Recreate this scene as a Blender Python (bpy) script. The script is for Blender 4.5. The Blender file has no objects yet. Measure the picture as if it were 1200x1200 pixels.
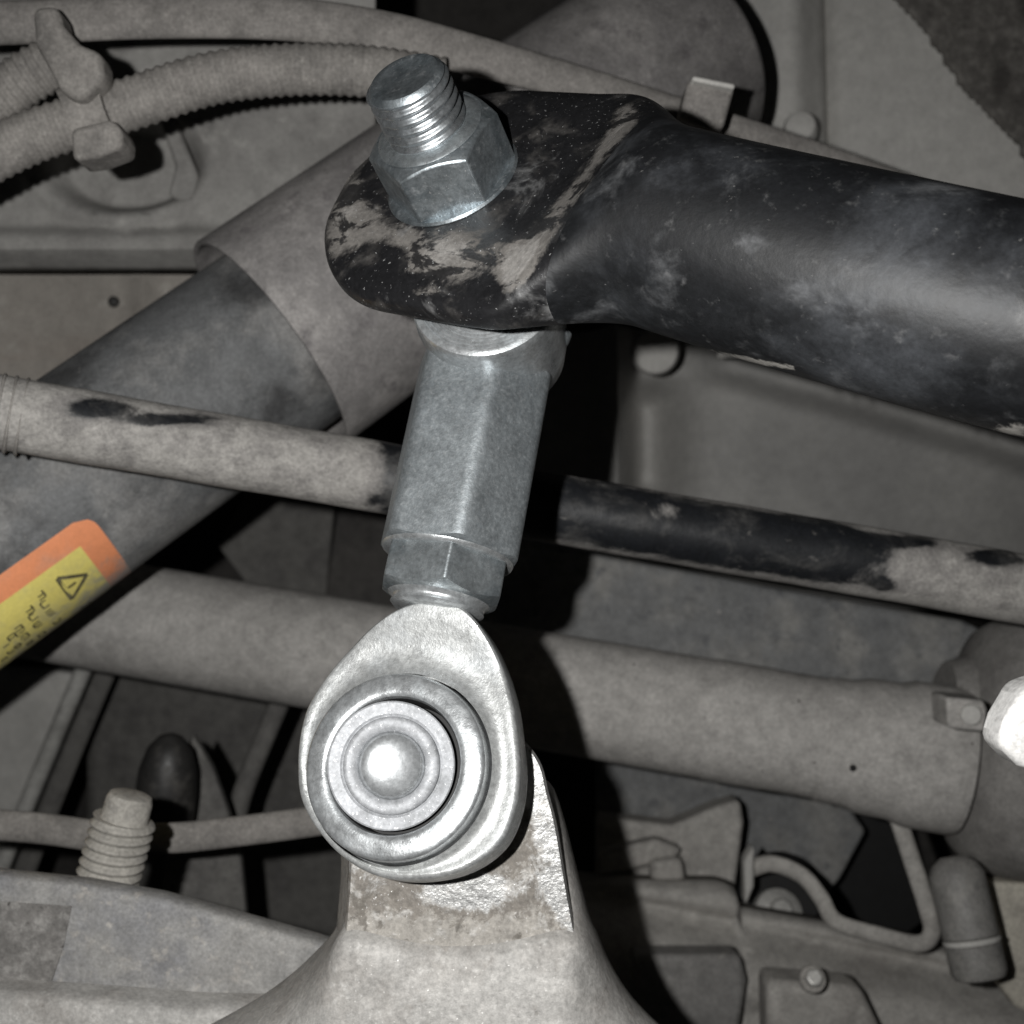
import bpy, bmesh, math, random
from mathutils import Vector, Matrix
random.seed(7)
PI = math.pi
scene = bpy.context.scene
coll = scene.collection

# ------------------------------------------------------------------ camera, world, lamp, exposure
# working unit is the millimetre: X right, Y away from the camera, Z up; the camera stands 220 mm in front of the link
DIST, MMPX, CEN = 220.0, 0.15, 600.0
cam_d = bpy.data.cameras.new('camera'); cam = bpy.data.objects.new('camera', cam_d); coll.objects.link(cam)
cam.location = (0, -DIST/1000, 0); cam.rotation_euler = (PI/2, 0, 0)
cam_d.sensor_width = 36; cam_d.lens = 36*DIST/(1200*MMPX)
cam_d.clip_start = 0.005; cam_d.clip_end = 10
cam_d.dof.use_dof = True; cam_d.dof.focus_distance = 0.213; cam_d.dof.aperture_fstop = 44/1.6
scene.camera = cam

world = bpy.data.worlds.new('World'); scene.world = world; world.use_nodes = True
world.node_tree.nodes['Background'].inputs[0].default_value = (0.9, 0.95, 1.0, 1)
world.node_tree.nodes['Background'].inputs[1].default_value = 0.003

# the telephone's flash: a small bright disc beside the lens, up and to the left of it
fl = bpy.data.lights.new('flash', 'SPOT'); fl.energy = 3.35; fl.shadow_soft_size = 0.0022
fl.color = (1.0, 0.99, 0.972); fl.spot_size = math.radians(110); fl.spot_blend = 0.9
flash = bpy.data.objects.new('flash', fl); coll.objects.link(flash)
flash.location = (-0.027, -0.221, 0.008); flash.rotation_euler = (PI/2, 0, 0)

vs = scene.view_settings
vs.view_transform = 'Standard'; vs.look = 'None'; vs.exposure = 0.0; vs.gamma = 1.0; vs.use_curve_mapping = False
scene.render.engine = 'CYCLES'
scene.cycles.max_bounces = 6
scene.cycles.sample_clamp_indirect = 3.0

# ------------------------------------------------------------------ geometry helpers (mm)
def far(Y): return Y if Y <= 140 else 140+(Y-140)*2.2           # real depth of the layers behind the suspension
def P(px, py, Y=0.0):
    Y = far(Y)
    k = MMPX*(DIST+Y)/DIST
    return Vector(((px-CEN)*k, Y, (CEN-py)*k))
def S(px, Y=0.0): return px*MMPX*(DIST+far(Y))/DIST
def D(x, u, t): return Vector((x, -t, u)).normalized()         # right, up, towards the camera
def frame(axis, hint=Vector((0, 0, 1))):
    a = axis.normalized(); s = hint.cross(a)
    if s.length < 1e-4: s = Vector((1, 0, 0)).cross(a)
    s.normalize(); return s, a.cross(s), a
def catmull(pts, n=8, closed=False):
    pts = [Vector(p) for p in pts]; out = []; m = len(pts)
    for i in range(m if closed else m-1):
        g = (lambda j: pts[j % m]) if closed else (lambda j: pts[max(0, min(m-1, j))])
        p0, p1, p2, p3 = g(i-1), g(i), g(i+1), g(i+2)
        for k in range(n):
            t = k/n
            out.append(.5*((2*p1)+(p2-p0)*t+(2*p0-5*p1+4*p2-p3)*t*t+(3*p1-p0-3*p2+p3)*t**3))
    if not closed: out.append(pts[-1])
    return out
class G:                                                         # collects vertices and faces in mm
    def __init__(s): s.v = []; s.f = []
    def add(s, v, f):
        o = len(s.v); s.v += [Vector(p) for p in v]; s.f += [tuple(i+o for i in q) for q in f]; return s
    def loft(s, rings, closed=True, cap0=True, cap1=True, loop=False):
        n = len(rings[0]); v = [p for r in rings for p in r]; f = []
        R = len(rings)
        for i in range(R if loop else R-1):
            a, b = i*n, ((i+1) % R)*n
            for j in range(n if closed else n-1):
                k = (j+1) % n; f.append((a+j, a+k, b+k, b+j))
        if not loop and closed:
            if cap0: f.append(tuple(range(n-1, -1, -1)))
            if cap1: f.append(tuple((R-1)*n+j for j in range(n)))
        return s.add(v, f)
    def lathe(s, c, axis, prof, n=64, cap0=True, cap1=True, hint=Vector((0, 0, 1))):
        x, y, a = frame(axis, hint); rings = []
        for r, z in prof:
            rings.append([c+a*z+(x*math.cos(t)+y*math.sin(t))*max(r, 1e-3) for t in (2*PI*j/n for j in range(n))])
        return s.loft(rings, True, cap0, cap1)
    def thread(s, c, axis, r0, r1, z0, z1, pitch, n=56, taper=0.0):
        x, y, a = frame(axis); rings = []; steps = max(4, int((z1-z0)/pitch*8))
        for i in range(steps+1):
            z = z0+(z1-z0)*i/steps; ring = []
            fade = min(1, (z1-z)/max(1e-6, taper)) if taper else 1
            for j in range(n):
                t = 2*PI*j/n; ph = ((z/pitch)-j/n) % 1.0
                w = 1-abs(2*ph-1); w = max(0, min(1, (w-.12)/.72))
                r = r1+(r0-r1)*w; r = r1*.985+(r-r1*.985)*fade
                ring.append(c+a*z+(x*math.cos(t)+y*math.sin(t))*r)
            rings.append(ring)
        return s.loft(rings)
    def tube(s, path, rad, n=20, flat=1.0, cap=True):
        rings = []; up = None; acc = 0.0
        for i, p in enumerate(path):
            tg = (path[min(i+1, len(path)-1)]-path[max(i-1, 0)]).normalized()
            if up is None: up = Vector((0, 0, 1)) if abs(tg.z) < .9 else Vector((1, 0, 0))
            sd = tg.cross(up).normalized(); up = sd.cross(tg).normalized()
            if i: acc += (p-path[i-1]).length
            r = rad(acc) if callable(rad) else rad
            rings.append([p+(sd*math.cos(t)*flat+up*math.sin(t))*r for t in (2*PI*j/n for j in range(n))])
        return s.loft(rings, True, cap, cap)
    def prism(s, outline, back):                                 # outline: vectors; back: offset vector
        n = len(outline); o2 = [p+back for p in outline]
        f = [tuple(range(n)), tuple(range(2*n-1, n-1, -1))]
        f += [(j, n+j, n+(j+1) % n, (j+1) % n) for j in range(n)]
        return s.add(list(outline)+o2, f)
    def pxprism(s, pts, Y, thick):
        return s.prism([P(p[0], p[1], Y if len(p) < 3 else Y+p[2]) for p in pts], Vector((0, thick, 0)))
    def field(s, x0, x1, y0, y1, nx, ny, fn, Yref, thick=0):
        v = []; f = []
        for j in range(ny+1):
            for i in range(nx+1):
                px = x0+(x1-x0)*i/nx; py = y0+(y1-y0)*j/ny
                b = P(px, py, Yref); v.append(Vector((b.x, b.y+fn(px, py), b.z)))
        for j in range(ny):
            for i in range(nx):
                a = j*(nx+1)+i; f.append((a, a+1, a+nx+2, a+nx+1))
        return s.add(v, f)
ROOT = {}
def finish(name, g, mat, parent=None, ang=38, bevel=0, seg=2, sub=0, solid=0, origin=None):
    me = bpy.data.meshes.new(name); o = bpy.data.objects.new(name, me); coll.objects.link(o)
    if parent is not None: base = ROOT[parent.name]; o.parent = parent
    else:
        if origin is None:
            xs = [v.x for v in g.v]; ys = [v.y for v in g.v]; zs = [v.z for v in g.v]
            origin = Vector(((min(xs)+max(xs))/2, (min(ys)+max(ys))/2, min(zs)))
        base = Vector(origin); o.location = base/1000
    ROOT[o.name] = base
    me.from_pydata([((v-base)/1000)[:] for v in g.v], [], g.f); me.update()
    bm = bmesh.new(); bm.from_mesh(me); bmesh.ops.remove_doubles(bm, verts=bm.verts, dist=1e-7)
    bmesh.ops.recalc_face_normals(bm, faces=bm.faces); bm.to_mesh(me); bm.free()
    me.polygons.foreach_set('use_smooth', [True]*len(me.polygons))
    me.set_sharp_from_angle(angle=math.radians(ang))
    me.materials.append(mat)
    if solid:
        m = o.modifiers.new('solid', 'SOLIDIFY'); m.thickness = solid/1000; m.offset = 0
    if bevel:
        m = o.modifiers.new('bevel', 'BEVEL'); m.width = bevel/1000; m.segments = seg; m.limit_method = 'ANGLE'
        m.angle_limit = math.radians(32); m.harden_normals = False; m.use_clamp_overlap = True
    if sub:
        m = o.modifiers.new('sub', 'SUBSURF'); m.levels = sub; m.render_levels = sub
    return o
def attribute(o, name, fn):
    me = o.data; base = ROOT[o.name]; at = me.attributes.new(name, 'FLOAT', 'POINT')
    for i, v in enumerate(me.vertices):
        p = v.co*1000+base; k = MMPX*(DIST+p.y)/DIST
        at.data[i].value = fn(p.x/k+CEN, CEN-p.z/k, p)
def gs(x, y, cx, cy, rx, ry): return math.exp(-((x-cx)/rx)**2-((y-cy)/ry)**2)
def seg_d(x, y, x0, y0, x1, y1):
    t_ = max(0, min(1, ((x-x0)*(x1-x0)+(y-y0)*(y1-y0))/((x1-x0)**2+(y1-y0)**2)))
    return math.hypot(x-x0-(x1-x0)*t_, y-y0-(y1-y0)*t_)
def thing(name, label, cat, loc, group=None):
    o = bpy.data.objects.new(name, None); coll.objects.link(o)
    o.empty_display_size = .005; o.location = Vector(loc)/1000; ROOT[o.name] = Vector(loc)
    return tag(o, label, cat, group)
def tag(o, label, cat, group=None):
    o['label'] = label; o['category'] = cat
    if group: o['group'] = group
    return o
def hexring(c, x, y, a, z, af, n=6, rot=0.0):
    r = af/2/math.cos(PI/n)
    return [c+a*z+(x*math.cos(t)+y*math.sin(t))*r for t in (rot+2*PI*j/n for j in range(n))]
def smooth01(a, b, x):
    t = max(0, min(1, (x-a)/(b-a))); return t*t*(3-2*t)

# ------------------------------------------------------------------ materials
def material(name, col, rough=.5, metal=0.0, spec=.5, layers=(), bump=(), rvar=None, coat=0.0, grain=.26):
    """layers: (scale, detail, lo, hi, colour, rough, metal, stretch, amount, distortion); scale in features per metre"""
    m = bpy.data.materials.new(name); m.use_nodes = True
    nt = m.node_tree; N = nt.nodes; L = nt.links
    bs = N['Principled BSDF']; tc = N.new('ShaderNodeTexCoord')
    bs.inputs['Specular IOR Level'].default_value = spec
    if coat: bs.inputs['Coat Weight'].default_value = coat; bs.inputs['Coat Roughness'].default_value = .25
    c = N.new('ShaderNodeRGB'); c.outputs[0].default_value = (*col, 1); co = c.outputs[0]
    def val(x):
        v = N.new('ShaderNodeValue'); v.outputs[0].default_value = x; return v.outputs[0]
    ro, mo = val(rough), val(metal)
    seed = sum(ord(q) for q in name) % 50
    def noise(scale, detail, stretch=(1, 1, 1), dist=0.0, off=0.0, rg=.62):
        mp = N.new('ShaderNodeMapping'); mp.inputs['Scale'].default_value = stretch
        mp.inputs['Location'].default_value = (seed*.013+off, off*.7, seed*.007)
        L.new(tc.outputs['Object'], mp.inputs[0])
        n = N.new('ShaderNodeTexNoise'); n.inputs['Scale'].default_value = scale
        n.inputs['Detail'].default_value = detail; n.inputs['Roughness'].default_value = rg
        n.inputs['Distortion'].default_value = dist
        L.new(mp.outputs[0], n.inputs['Vector']); return n.outputs['Fac']
    for i, ly in enumerate(layers):
        scale, det, lo, hi, lc, lr, lm = ly[:7]
        st = ly[7] if len(ly) > 7 and ly[7] else (1, 1, 1); am = ly[8] if len(ly) > 8 else 1.0
        ds = ly[9] if len(ly) > 9 else 0.0
        nz = noise(scale, det, st, ds, .11*(i+1), .76 if len(ly) > 10 else .62)
        if len(ly) > 10:                                          # dirt drawn by a vertex attribute: (name, gain)
            at = N.new('ShaderNodeAttribute'); at.attribute_name = ly[10]
            ma = N.new('ShaderNodeMath'); ma.operation = 'MULTIPLY_ADD'; ma.inputs[1].default_value = ly[11]
            L.new(at.outputs['Fac'], ma.inputs[0]); L.new(nz, ma.inputs[2]); nz = ma.outputs[0]
        mr = N.new('ShaderNodeMapRange'); mr.inputs[1].default_value = lo; mr.inputs[2].default_value = hi
        mr.inputs[3].default_value = 0; mr.inputs[4].default_value = am; mr.interpolation_type = 'SMOOTHSTEP'
        L.new(nz, mr.inputs[0]); k = mr.outputs[0]
        mx = N.new('ShaderNodeMix'); mx.data_type = 'RGBA'; L.new(k, mx.inputs[0]); L.new(co, mx.inputs[6])
        mx.inputs[7].default_value = (*lc, 1); co = mx.outputs[2]
        for which in (0, 1):
            f = N.new('ShaderNodeMix'); f.data_type = 'FLOAT'; L.new(k, f.inputs[0])
            L.new(ro if which == 0 else mo, f.inputs[2]); f.inputs[3].default_value = lr if which == 0 else lm
            if which == 0: ro = f.outputs[0]
            else: mo = f.outputs[0]
    if rvar:
        nz = noise(rvar[0], 4, off=.37); mr = N.new('ShaderNodeMapRange')
        mr.inputs[1].default_value = .3; mr.inputs[2].default_value = .7
        mr.inputs[3].default_value = -rvar[1]; mr.inputs[4].default_value = rvar[1]; L.new(nz, mr.inputs[0])
        ad = N.new('ShaderNodeMath'); ad.operation = 'ADD'; ad.use_clamp = True
        L.new(ro, ad.inputs[0]); L.new(mr.outputs[0], ad.inputs[1]); ro = ad.outputs[0]
    for gsc, gam in ((1100, grain), (190, grain*.8)):              # fine dirt grain and mid-size mottling of the surface colour
        nz = noise(gsc, 6, off=.53, rg=.7); mr = N.new('ShaderNodeMapRange')
        mr.inputs[1].default_value = .32; mr.inputs[2].default_value = .68
        mr.inputs[3].default_value = 1-gam; mr.inputs[4].default_value = 1+gam; L.new(nz, mr.inputs[0])
        mx = N.new('ShaderNodeMix'); mx.data_type = 'RGBA'; mx.blend_type = 'MULTIPLY'; mx.inputs[0].default_value = 1
        L.new(co, mx.inputs[6]); L.new(mr.outputs[0], mx.inputs[7]); co = mx.outputs[2]
    L.new(co, bs.inputs['Base Color']); L.new(ro, bs.inputs['Roughness']); L.new(mo, bs.inputs['Metallic'])
    prev = None
    for i, b in enumerate(bump):                                  # (scale, detail, height mm[, stretch])
        nz = noise(b[0], b[1], b[3] if len(b) > 3 else (1, 1, 1), 0, .21*(i+1))
        bp = N.new('ShaderNodeBump'); bp.inputs['Strength'].default_value = 1.0
        bp.inputs['Distance'].default_value = b[2]/1000; L.new(nz, bp.inputs['Height'])
        if prev: L.new(prev, bp.inputs['Normal'])
        prev = bp.outputs[0]
    if prev: L.new(prev, bs.inputs['Normal'])
    return m
DUST = (.30, .275, .245); DUSTD = (.19, .175, .155); BLK = (.012, .013, .015)
M = {}
M['zinc'] = material('zinc_plate', (.27, .295, .308), .46, .62, .5,
    layers=[(60, 6, .42, .68, (.24, .265, .28), .52, .6), (1500, 5, .46, .72, (.38, .40, .41), .5, .5, (1, 1, 1), .6), (260, 6, .58, .72, (.20, .22, .235), .55, .5, (1, 1, 1), .6), (3400, 2, .66, .72, (.9, .92, .93), .25, .9)],  # near-white specks paint sparkle into the colour, as in the metals below
    bump=[(900, 5, .05), (3000, 2, .03)], rvar=(160, .07))
M['zinc_dark'] = material('zinc_dark', (.34, .375, .395), .36, .85, .5,
    layers=[(130, 7, .45, .66, (.16, .185, .20), .45, .8), (500, 6, .56, .70, (.50, .52, .53), .4, .7, (1, 1, 1), .6), (2600, 2, .66, .72, (.9, .92, .93), .25, .9)],
    bump=[(260, 5, .10), (1100, 5, .05)], rvar=(300, .1))
M['zinc_mid'] = material('zinc_mid', (.42, .455, .47), .32, .8, .5,
    layers=[(150, 7, .45, .66, (.24, .27, .285), .42, .75), (2600, 2, .64, .71, (.95, .96, .97), .25, .9)],
    bump=[(200, 4, .12), (1100, 5, .05)], rvar=(300, .1))
M['zinc_bright'] = material('zinc_bright', (.54, .56, .57), .34, .75, .5,
    layers=[(110, 6, .45, .7, (.48, .51, .525), .42, .65), (420, 6, .56, .72, (.40, .42, .43), .45, .6, (1, 1, 1), .5), (3000, 2, .66, .72, (.98, .98, .98), .25, .9)],
    bump=[(700, 5, .035), (2800, 2, .03)], rvar=(320, .10))
M['zinc_dull'] = material('zinc_dull', (.47, .48, .475), .44, .55, .5,
    layers=[(130, 6, .45, .72, (.40, .415, .42), .52, .45), (500, 6, .56, .70, (.33, .34, .34), .55, .4, (1, 1, 1), .6), (2600, 2, .64, .70, (.98, .98, .98), .25, .8)],
    bump=[(700, 6, .08), (2800, 2, .04)], rvar=(300, .12))
M['steel_thread'] = material('steel_thread', (.54, .57, .59), .30, .9, .5,
    layers=[(180, 6, .5, .7, (.28, .31, .33), .45, .85), (2400, 2, .66, .74, (.95, .95, .95), .25, .9)], bump=[(1000, 4, .03)], rvar=(300, .1))
M['pin'] = material('pin_white_zinc', (.36, .37, .385), .58, .2, .5, layers=[(300, 6, .5, .72, (.28, .29, .30), .62, .2), (2600, 2, .66, .72, (.95, .95, .95), .3, .5)], bump=[(900, 5, .04)])
M['dome'] = material('turned_dome', (.42, .435, .445), .33, .6, .6, layers=[(400, 6, .5, .72, (.36, .375, .38), .42, .6)], bump=[(900, 4, .02)])
M['black_hole'] = material('greasy_gap', (.012, .012, .012), .6)  # black that paints the shade inside gaps and holes
M['black_paint'] = material('black_paint_dusty', (.007, .0075, .0085), .50, 0, .38,
    layers=[(30, 9, .44, .70, (.045, .048, .053), .55, 0, (1, 1.5, 1.5), .85, .3),
            (85, 10, .52, .74, (.14, .144, .15), .75, 0, (1, 1, 1), .6, .3),
            (420, 8, .58, .78, (.16, .16, .16), .85, 0, (1, 1, 1), .35),
            (60, 10, .52, .64, (.008, .0085, .0095), .42, 0, (1, 1.4, 1), .8, .5),
            (1300, 4, .68, .76, (.24, .235, .23), .85, 0, (.4, 1, 1), .5),
            (160, 10, .92, 1.08, (.34, .325, .30), .85, 0, (1, 1, 1), .9, .3, 'dust', .7)],
    bump=[(60, 4, .08), (500, 6, .08)])
M['black_scuff'] = material('black_scuffed_paddle', (.012, .012, .013), .36, 0, .5,
    layers=[(120, 9, .50, .80, (.10, .094, .088), .65, 0, (1, 1, 1), .8, .4),
            (80, 10, .80, .98, (.155, .145, .134), .8, 0, (1, 1, 1), .95, .4, 'dust', .85),
            (160, 10, 1.0, 1.2, (.26, .248, .234), .8, 0, (1, 1, 1), .95, .4, 'dust', .85),
            (130, 10, .52, .58, (.013, .013, .014), .33, 0, (1, .6, 1.3), .92, .4), (60, 9, .58, .70, (.30, .30, .30), .42, .45, (1, 1, 1), .6, .6),
            (1600, 3, .66, .74, (.6, .6, .6), .35, .6), (120, 9, .70, .74, (.42, .41, .40), .4, .5)],
    bump=[(90, 5, .14), (500, 6, .10)])
M['rod_paint'] = material('rod_paint_chipped', BLK, .42, 0, .5,
    layers=[(110, 7, .46, .72, (.085, .083, .08), .6, 0, (.6, 1, 1), .8, .4),
            (90, 10, .62, .86, (.21, .20, .19), .85, 0, (.7, 1, 1), 1.0, .4, 'dust', .62),
            (150, 10, .80, 1.02, (.32, .307, .288), .85, 0, (.7, 1, 1), 1.0, .4, 'dust', .62),
            (240, 7, .62, .72, (.12, .113, .105), .88, 0, (.7, 1, 1), .6)],
    bump=[(260, 6, .12), (60, 3, .15)])
M['dust_tube'] = material('dusty_tube', (.42, .405, .385), .88, 0, .2,
    layers=[(18, 5, .40, .70, (.345, .332, .315), .9, 0), (240, 5, .55, .75, (.47, .455, .43), .9, 0), (330, 2, .73, .76, (.05, .045, .04), .9, 0)],
    bump=[(700, 5, .06)])
M['damper'] = material('damper_paint', (.135, .138, .14), .6, 0, .4,
    layers=[(22, 6, .44, .58, (.235, .232, .226), .8, 0), (30, 7, .52, .64, (.055, .055, .056), .6, 0, (1, 1, 1), .85), (420, 4, .64, .76, (.36, .35, .33), .9, 0, (1, 1, 1), .7), (60, 9, .62, 1.1, (.03, .03, .031), .5, 0, (1, 1, 1), .85, .3, 'oil', .75)],
    bump=[(500, 4, .06)])
M['sleeve'] = material('dust_cover', (.22, .21, .205), .7, 0, .35,
    layers=[(40, 6, .42, .66, (.32, .305, .295), .85, 0), (110, 5, .55, .72, (.16, .15, .15), .7, 0), (700, 3, .67, .75, (.5, .48, .46), .8, 0, (1, 1, 1), .8)],
    bump=[(300, 5, .12), (1200, 3, .04)])
M['cast'] = material('cast_aluminium', (.40, .39, .372), .62, .2, .5,
    layers=[(50, 7, .42, .64, (.33, .315, .296), .75, .1), (520, 7, .52, .68, (.46, .45, .43), .6, .3, (1, 1, 1), .8), (200, 8, .60, .72, (.25, .228, .205), .8, .05, (1, 1, 1), .6), (1500, 3, .66, .72, (.6, .59, .57), .4, .5, (1, 1, 1), .7)],
    bump=[(320, 6, .22), (1400, 5, .08)])
M['cast_ear'] = material('machined_ear_worn', (.66, .66, .65), .38, .75, .5,
    layers=[(110, 10, .66, .80, (.21, .192, .17), .75, .1, (1, 1, 1), 1.0, .4, 'dirt', .6), (300, 10, .84, .96, (.37, .35, .32), .8, .05, (1, 1, 1), .85, .4, 'dirt', .6),
            (300, 9, .56, .66, (.50, .485, .46), .45, .5, (1, 1, 1), .8), (260, 9, .56, .64, (.13, .118, .102), .85, 0, (1, 1, 1), .8), (1500, 3, .66, .72, (.85, .84, .82), .35, .7)],  # last layer paints white sparkles over the real wear and dirt
    bump=[(300, 7, .35), (1500, 5, .08)])
M['cast_gray'] = material('cast_gray_dusty', (.27, .265, .255), .7, .1, .4,
    layers=[(50, 6, .42, .66, (.215, .215, .22), .75, .1), (300, 5, .55, .7, (.33, .315, .295), .8, 0)], bump=[(500, 5, .15)])
M['cast_rough'] = material('cast_rough_pocket', (.17, .163, .155), .9, 0, .3,
    layers=[(180, 6, .46, .62, (.26, .252, .24), .9, 0), (420, 5, .6, .7, (.09, .085, .08), .9, 0)], bump=[(160, 6, .9), (600, 5, .3)])
M['stud'] = material('stud_dusty', (.34, .325, .295), .8, .1, .3, layers=[(300, 5, .5, .7, (.25, .24, .22), .85, 0)], bump=[(700, 4, .08)])
M['hose'] = material('hose_dusty', (.235, .222, .207), .85, 0, .3,
    layers=[(60, 5, .45, .7, (.155, .147, .138), .85, 0), (420, 5, .55, .75, (.29, .277, .258), .9, 0)], bump=[(600, 4, .08)])
M['conduit'] = material('conduit_dusty', (.21, .198, .186), .85, 0, .3,
    layers=[(30, 5, .45, .7, (.13, .123, .116), .85, 0), (300, 5, .58, .75, (.27, .258, .24), .9, 0)], bump=[(500, 4, .08)])
M['panel'] = material('body_panel', (.50, .49, .465), .8, 0, .3, grain=.13,
    layers=[(10, 5, .40, .66, (.40, .392, .372), .85, 0), (90, 5, .55, .75, (.54, .53, .50), .85, 0)], bump=[(300, 4, .1), (25, 3, .5)])
M['panel_cross'] = material('crossmember_panel', (.34, .332, .315), .8, 0, .3, grain=.13,
    layers=[(16, 6, .42, .62, (.24, .233, .222), .85, 0), (50, 7, .56, .70, (.17, .163, .155), .85, 0, (1, 1, 1), .6), (90, 5, .55, .75, (.38, .37, .35), .85, 0)], bump=[(300, 4, .1), (25, 3, .5)])
M['panel_brown'] = material('panel_brown', (.31, .288, .26), .85, 0, .3, grain=.13,
    layers=[(14, 5, .42, .66, (.26, .215, .182), .85, 0, (.3, 1, 1)), (120, 5, .55, .75, (.40, .38, .345), .85, 0)], bump=[(300, 4, .1)])
M['panel_dark'] = material('panel_dark', (.19, .185, .178), .75, 0, .4,
    layers=[(12, 5, .42, .66, (.24, .232, .22), .8, 0), (160, 5, .6, .75, (.30, .29, .27), .85, 0, (1, 1, 1), .6)], bump=[(200, 4, .15)])
M['tank'] = material('tank_dark', (.40, .392, .375), .7, 0, .4, grain=.13,
    layers=[(10, 5, .40, .66, (.31, .305, .295), .75, 0)], bump=[(300, 4, .08)])
M['beam'] = material('beam_mottled', (.20, .203, .203), .75, 0, .4,
    layers=[(45, 6, .45, .66, (.29, .285, .272), .85, 0), (140, 5, .55, .7, (.14, .143, .147), .7, 0), (300, 3, .70, .76, (.42, .40, .38), .9, 0)], bump=[(300, 4, .1)])
M['felt'] = material('felt_liner', (.13, .122, .113), .95, 0, .1,
    layers=[(260, 6, .45, .7, (.20, .19, .175), .95, 0), (60, 5, .5, .7, (.08, .075, .07), .95, 0)], bump=[(420, 6, 1.2)])
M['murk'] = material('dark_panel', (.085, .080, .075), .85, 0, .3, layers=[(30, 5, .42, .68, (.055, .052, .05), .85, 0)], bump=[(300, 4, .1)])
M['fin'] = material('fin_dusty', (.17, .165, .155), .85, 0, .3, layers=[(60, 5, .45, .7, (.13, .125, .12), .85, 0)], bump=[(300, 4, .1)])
M['rubber'] = material('rubber_dark', (.03, .029, .028), .45, 0, .5, layers=[(120, 5, .5, .7, (.07, .066, .06), .7, 0)], bump=[(300, 4, .12)])
M['sill'] = material('pale_sill', (.46, .455, .43), .6, 0, .4, layers=[(40, 5, .45, .7, (.34, .335, .315), .7, 0)], bump=[(300, 4, .06)])
M['white'] = material('white_plastic', (.86, .85, .83), .35, 0, .5)  # white of the piece that imitates a blown-out bright spot
M['beige'] = material('beige_plate', (.52, .49, .42), .8, 0, .3, layers=[(60, 5, .45, .7, (.44, .41, .36), .8, 0)])
M['housing'] = material('housing_dusty', (.27, .26, .247), .85, 0, .3,
    layers=[(30, 5, .45, .7, (.19, .182, .173), .88, 0), (300, 5, .6, .75, (.27, .26, .245), .9, 0)], bump=[(400, 5, .12)])
M['subframe'] = material('subframe_dusty', (.40, .385, .36), .85, 0, .3,
    layers=[(20, 6, .42, .68, (.31, .295, .275), .85, 0), (150, 5, .56, .74, (.46, .445, .415), .88, 0), (60, 5, .66, .74, (.13, .12, .115), .85, 0, (1, 1, 1), .7)], bump=[(250, 5, .25)])
M['bolt_bright'] = material('bolt_bright', (.62, .61, .58), .5, .5, .5, bump=[(500, 3, .05)])
M['sensor'] = material('sensor_grey', (.20, .195, .185), .6, 0, .5, layers=[(60, 5, .5, .7, (.28, .27, .25), .7, 0)], bump=[(300, 4, .1)])
dust_fade = (.29, .285, .27)
M['orange'] = material('sticker_orange', (.86, .32, .15), .6, 0, .4, grain=.07, layers=[(70, 5, .50, .75, (.60, .33, .23), .75, 0, (1, 1, 1), .7), (130, 6, .60, .95, (.33, .32, .30), .85, 0, (1, 1, 1), .9, .3, 'dust', .6)])
M['yellow'] = material('sticker_yellow', (.82, .71, .20), .6, 0, .4, grain=.07, layers=[(70, 5, .48, .75, (.52, .475, .27), .75, 0, (1, 1, 1), .7), (130, 6, .60, .95, (.33, .32, .295), .85, 0, (1, 1, 1), .92, .3, 'dust', .6)])
M['ink'] = material('sticker_ink', (.10, .09, .05), .7, 0, .3, grain=.1, layers=[(200, 3, .45, .7, (.20, .18, .10), .8, 0)])

# ------------------------------------------------------------------ the setting: underbody sheet
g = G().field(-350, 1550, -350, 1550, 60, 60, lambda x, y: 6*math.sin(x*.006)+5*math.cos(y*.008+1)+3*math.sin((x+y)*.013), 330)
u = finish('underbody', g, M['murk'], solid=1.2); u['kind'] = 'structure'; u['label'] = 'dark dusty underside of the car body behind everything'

# ------------------------------------------------------------------ upper left: pressed crossmember with a round recess
t = thing('crossmember', 'grey pressed crossmember with a round recess behind the corrugated hose', 'crossmember', P(150, 310, 158))
def f_cross(x, y):
    d = math.hypot((x-145)/98, (y-190)/62); r = 0
    r += 9*(1-smooth01(.72, 1.0, d))-3.0*math.exp(-((d-1.12)/.13)**2)
    r += -5*smooth01(262, 285, y)+14*smooth01(296, 312, y)
    return r
finish('pressed_sheet', G().field(-260, 440, -80, 312, 110, 70, f_cross, 158), M['panel_cross'], t, solid=.9, ang=60)
g = G().pxprism([(186, 138), (205, 140), (232, 205), (226, 232), (212, 236), (196, 228), (205, 195)], 156, 6)
finish('rib', g, M['panel_cross'], t, bevel=1.2)
tag(finish('side_panel', G().field(-260, 330, 300, 560, 50, 30, lambda x, y: -7*math.exp(-((x-172)/9)**2)+2*math.sin(x*.03), 178), M['panel_brown'], solid=.9, ang=60),
    'brownish dusty side panel with a shallow rib behind the damper', 'body panel')
tag(finish('panel_hole', G().lathe(P(134, 354, 177), D(0, 0, 1), [(2.0, 0), (2.0, 1), (1.2, 1.8), (.4, 1.9)], 20), M['rubber']),
    'tiny dark disc painting the shade of a hole in the brownish side panel', 'hole')  # dark disc stands in for the shaded inside of a small hole

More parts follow.
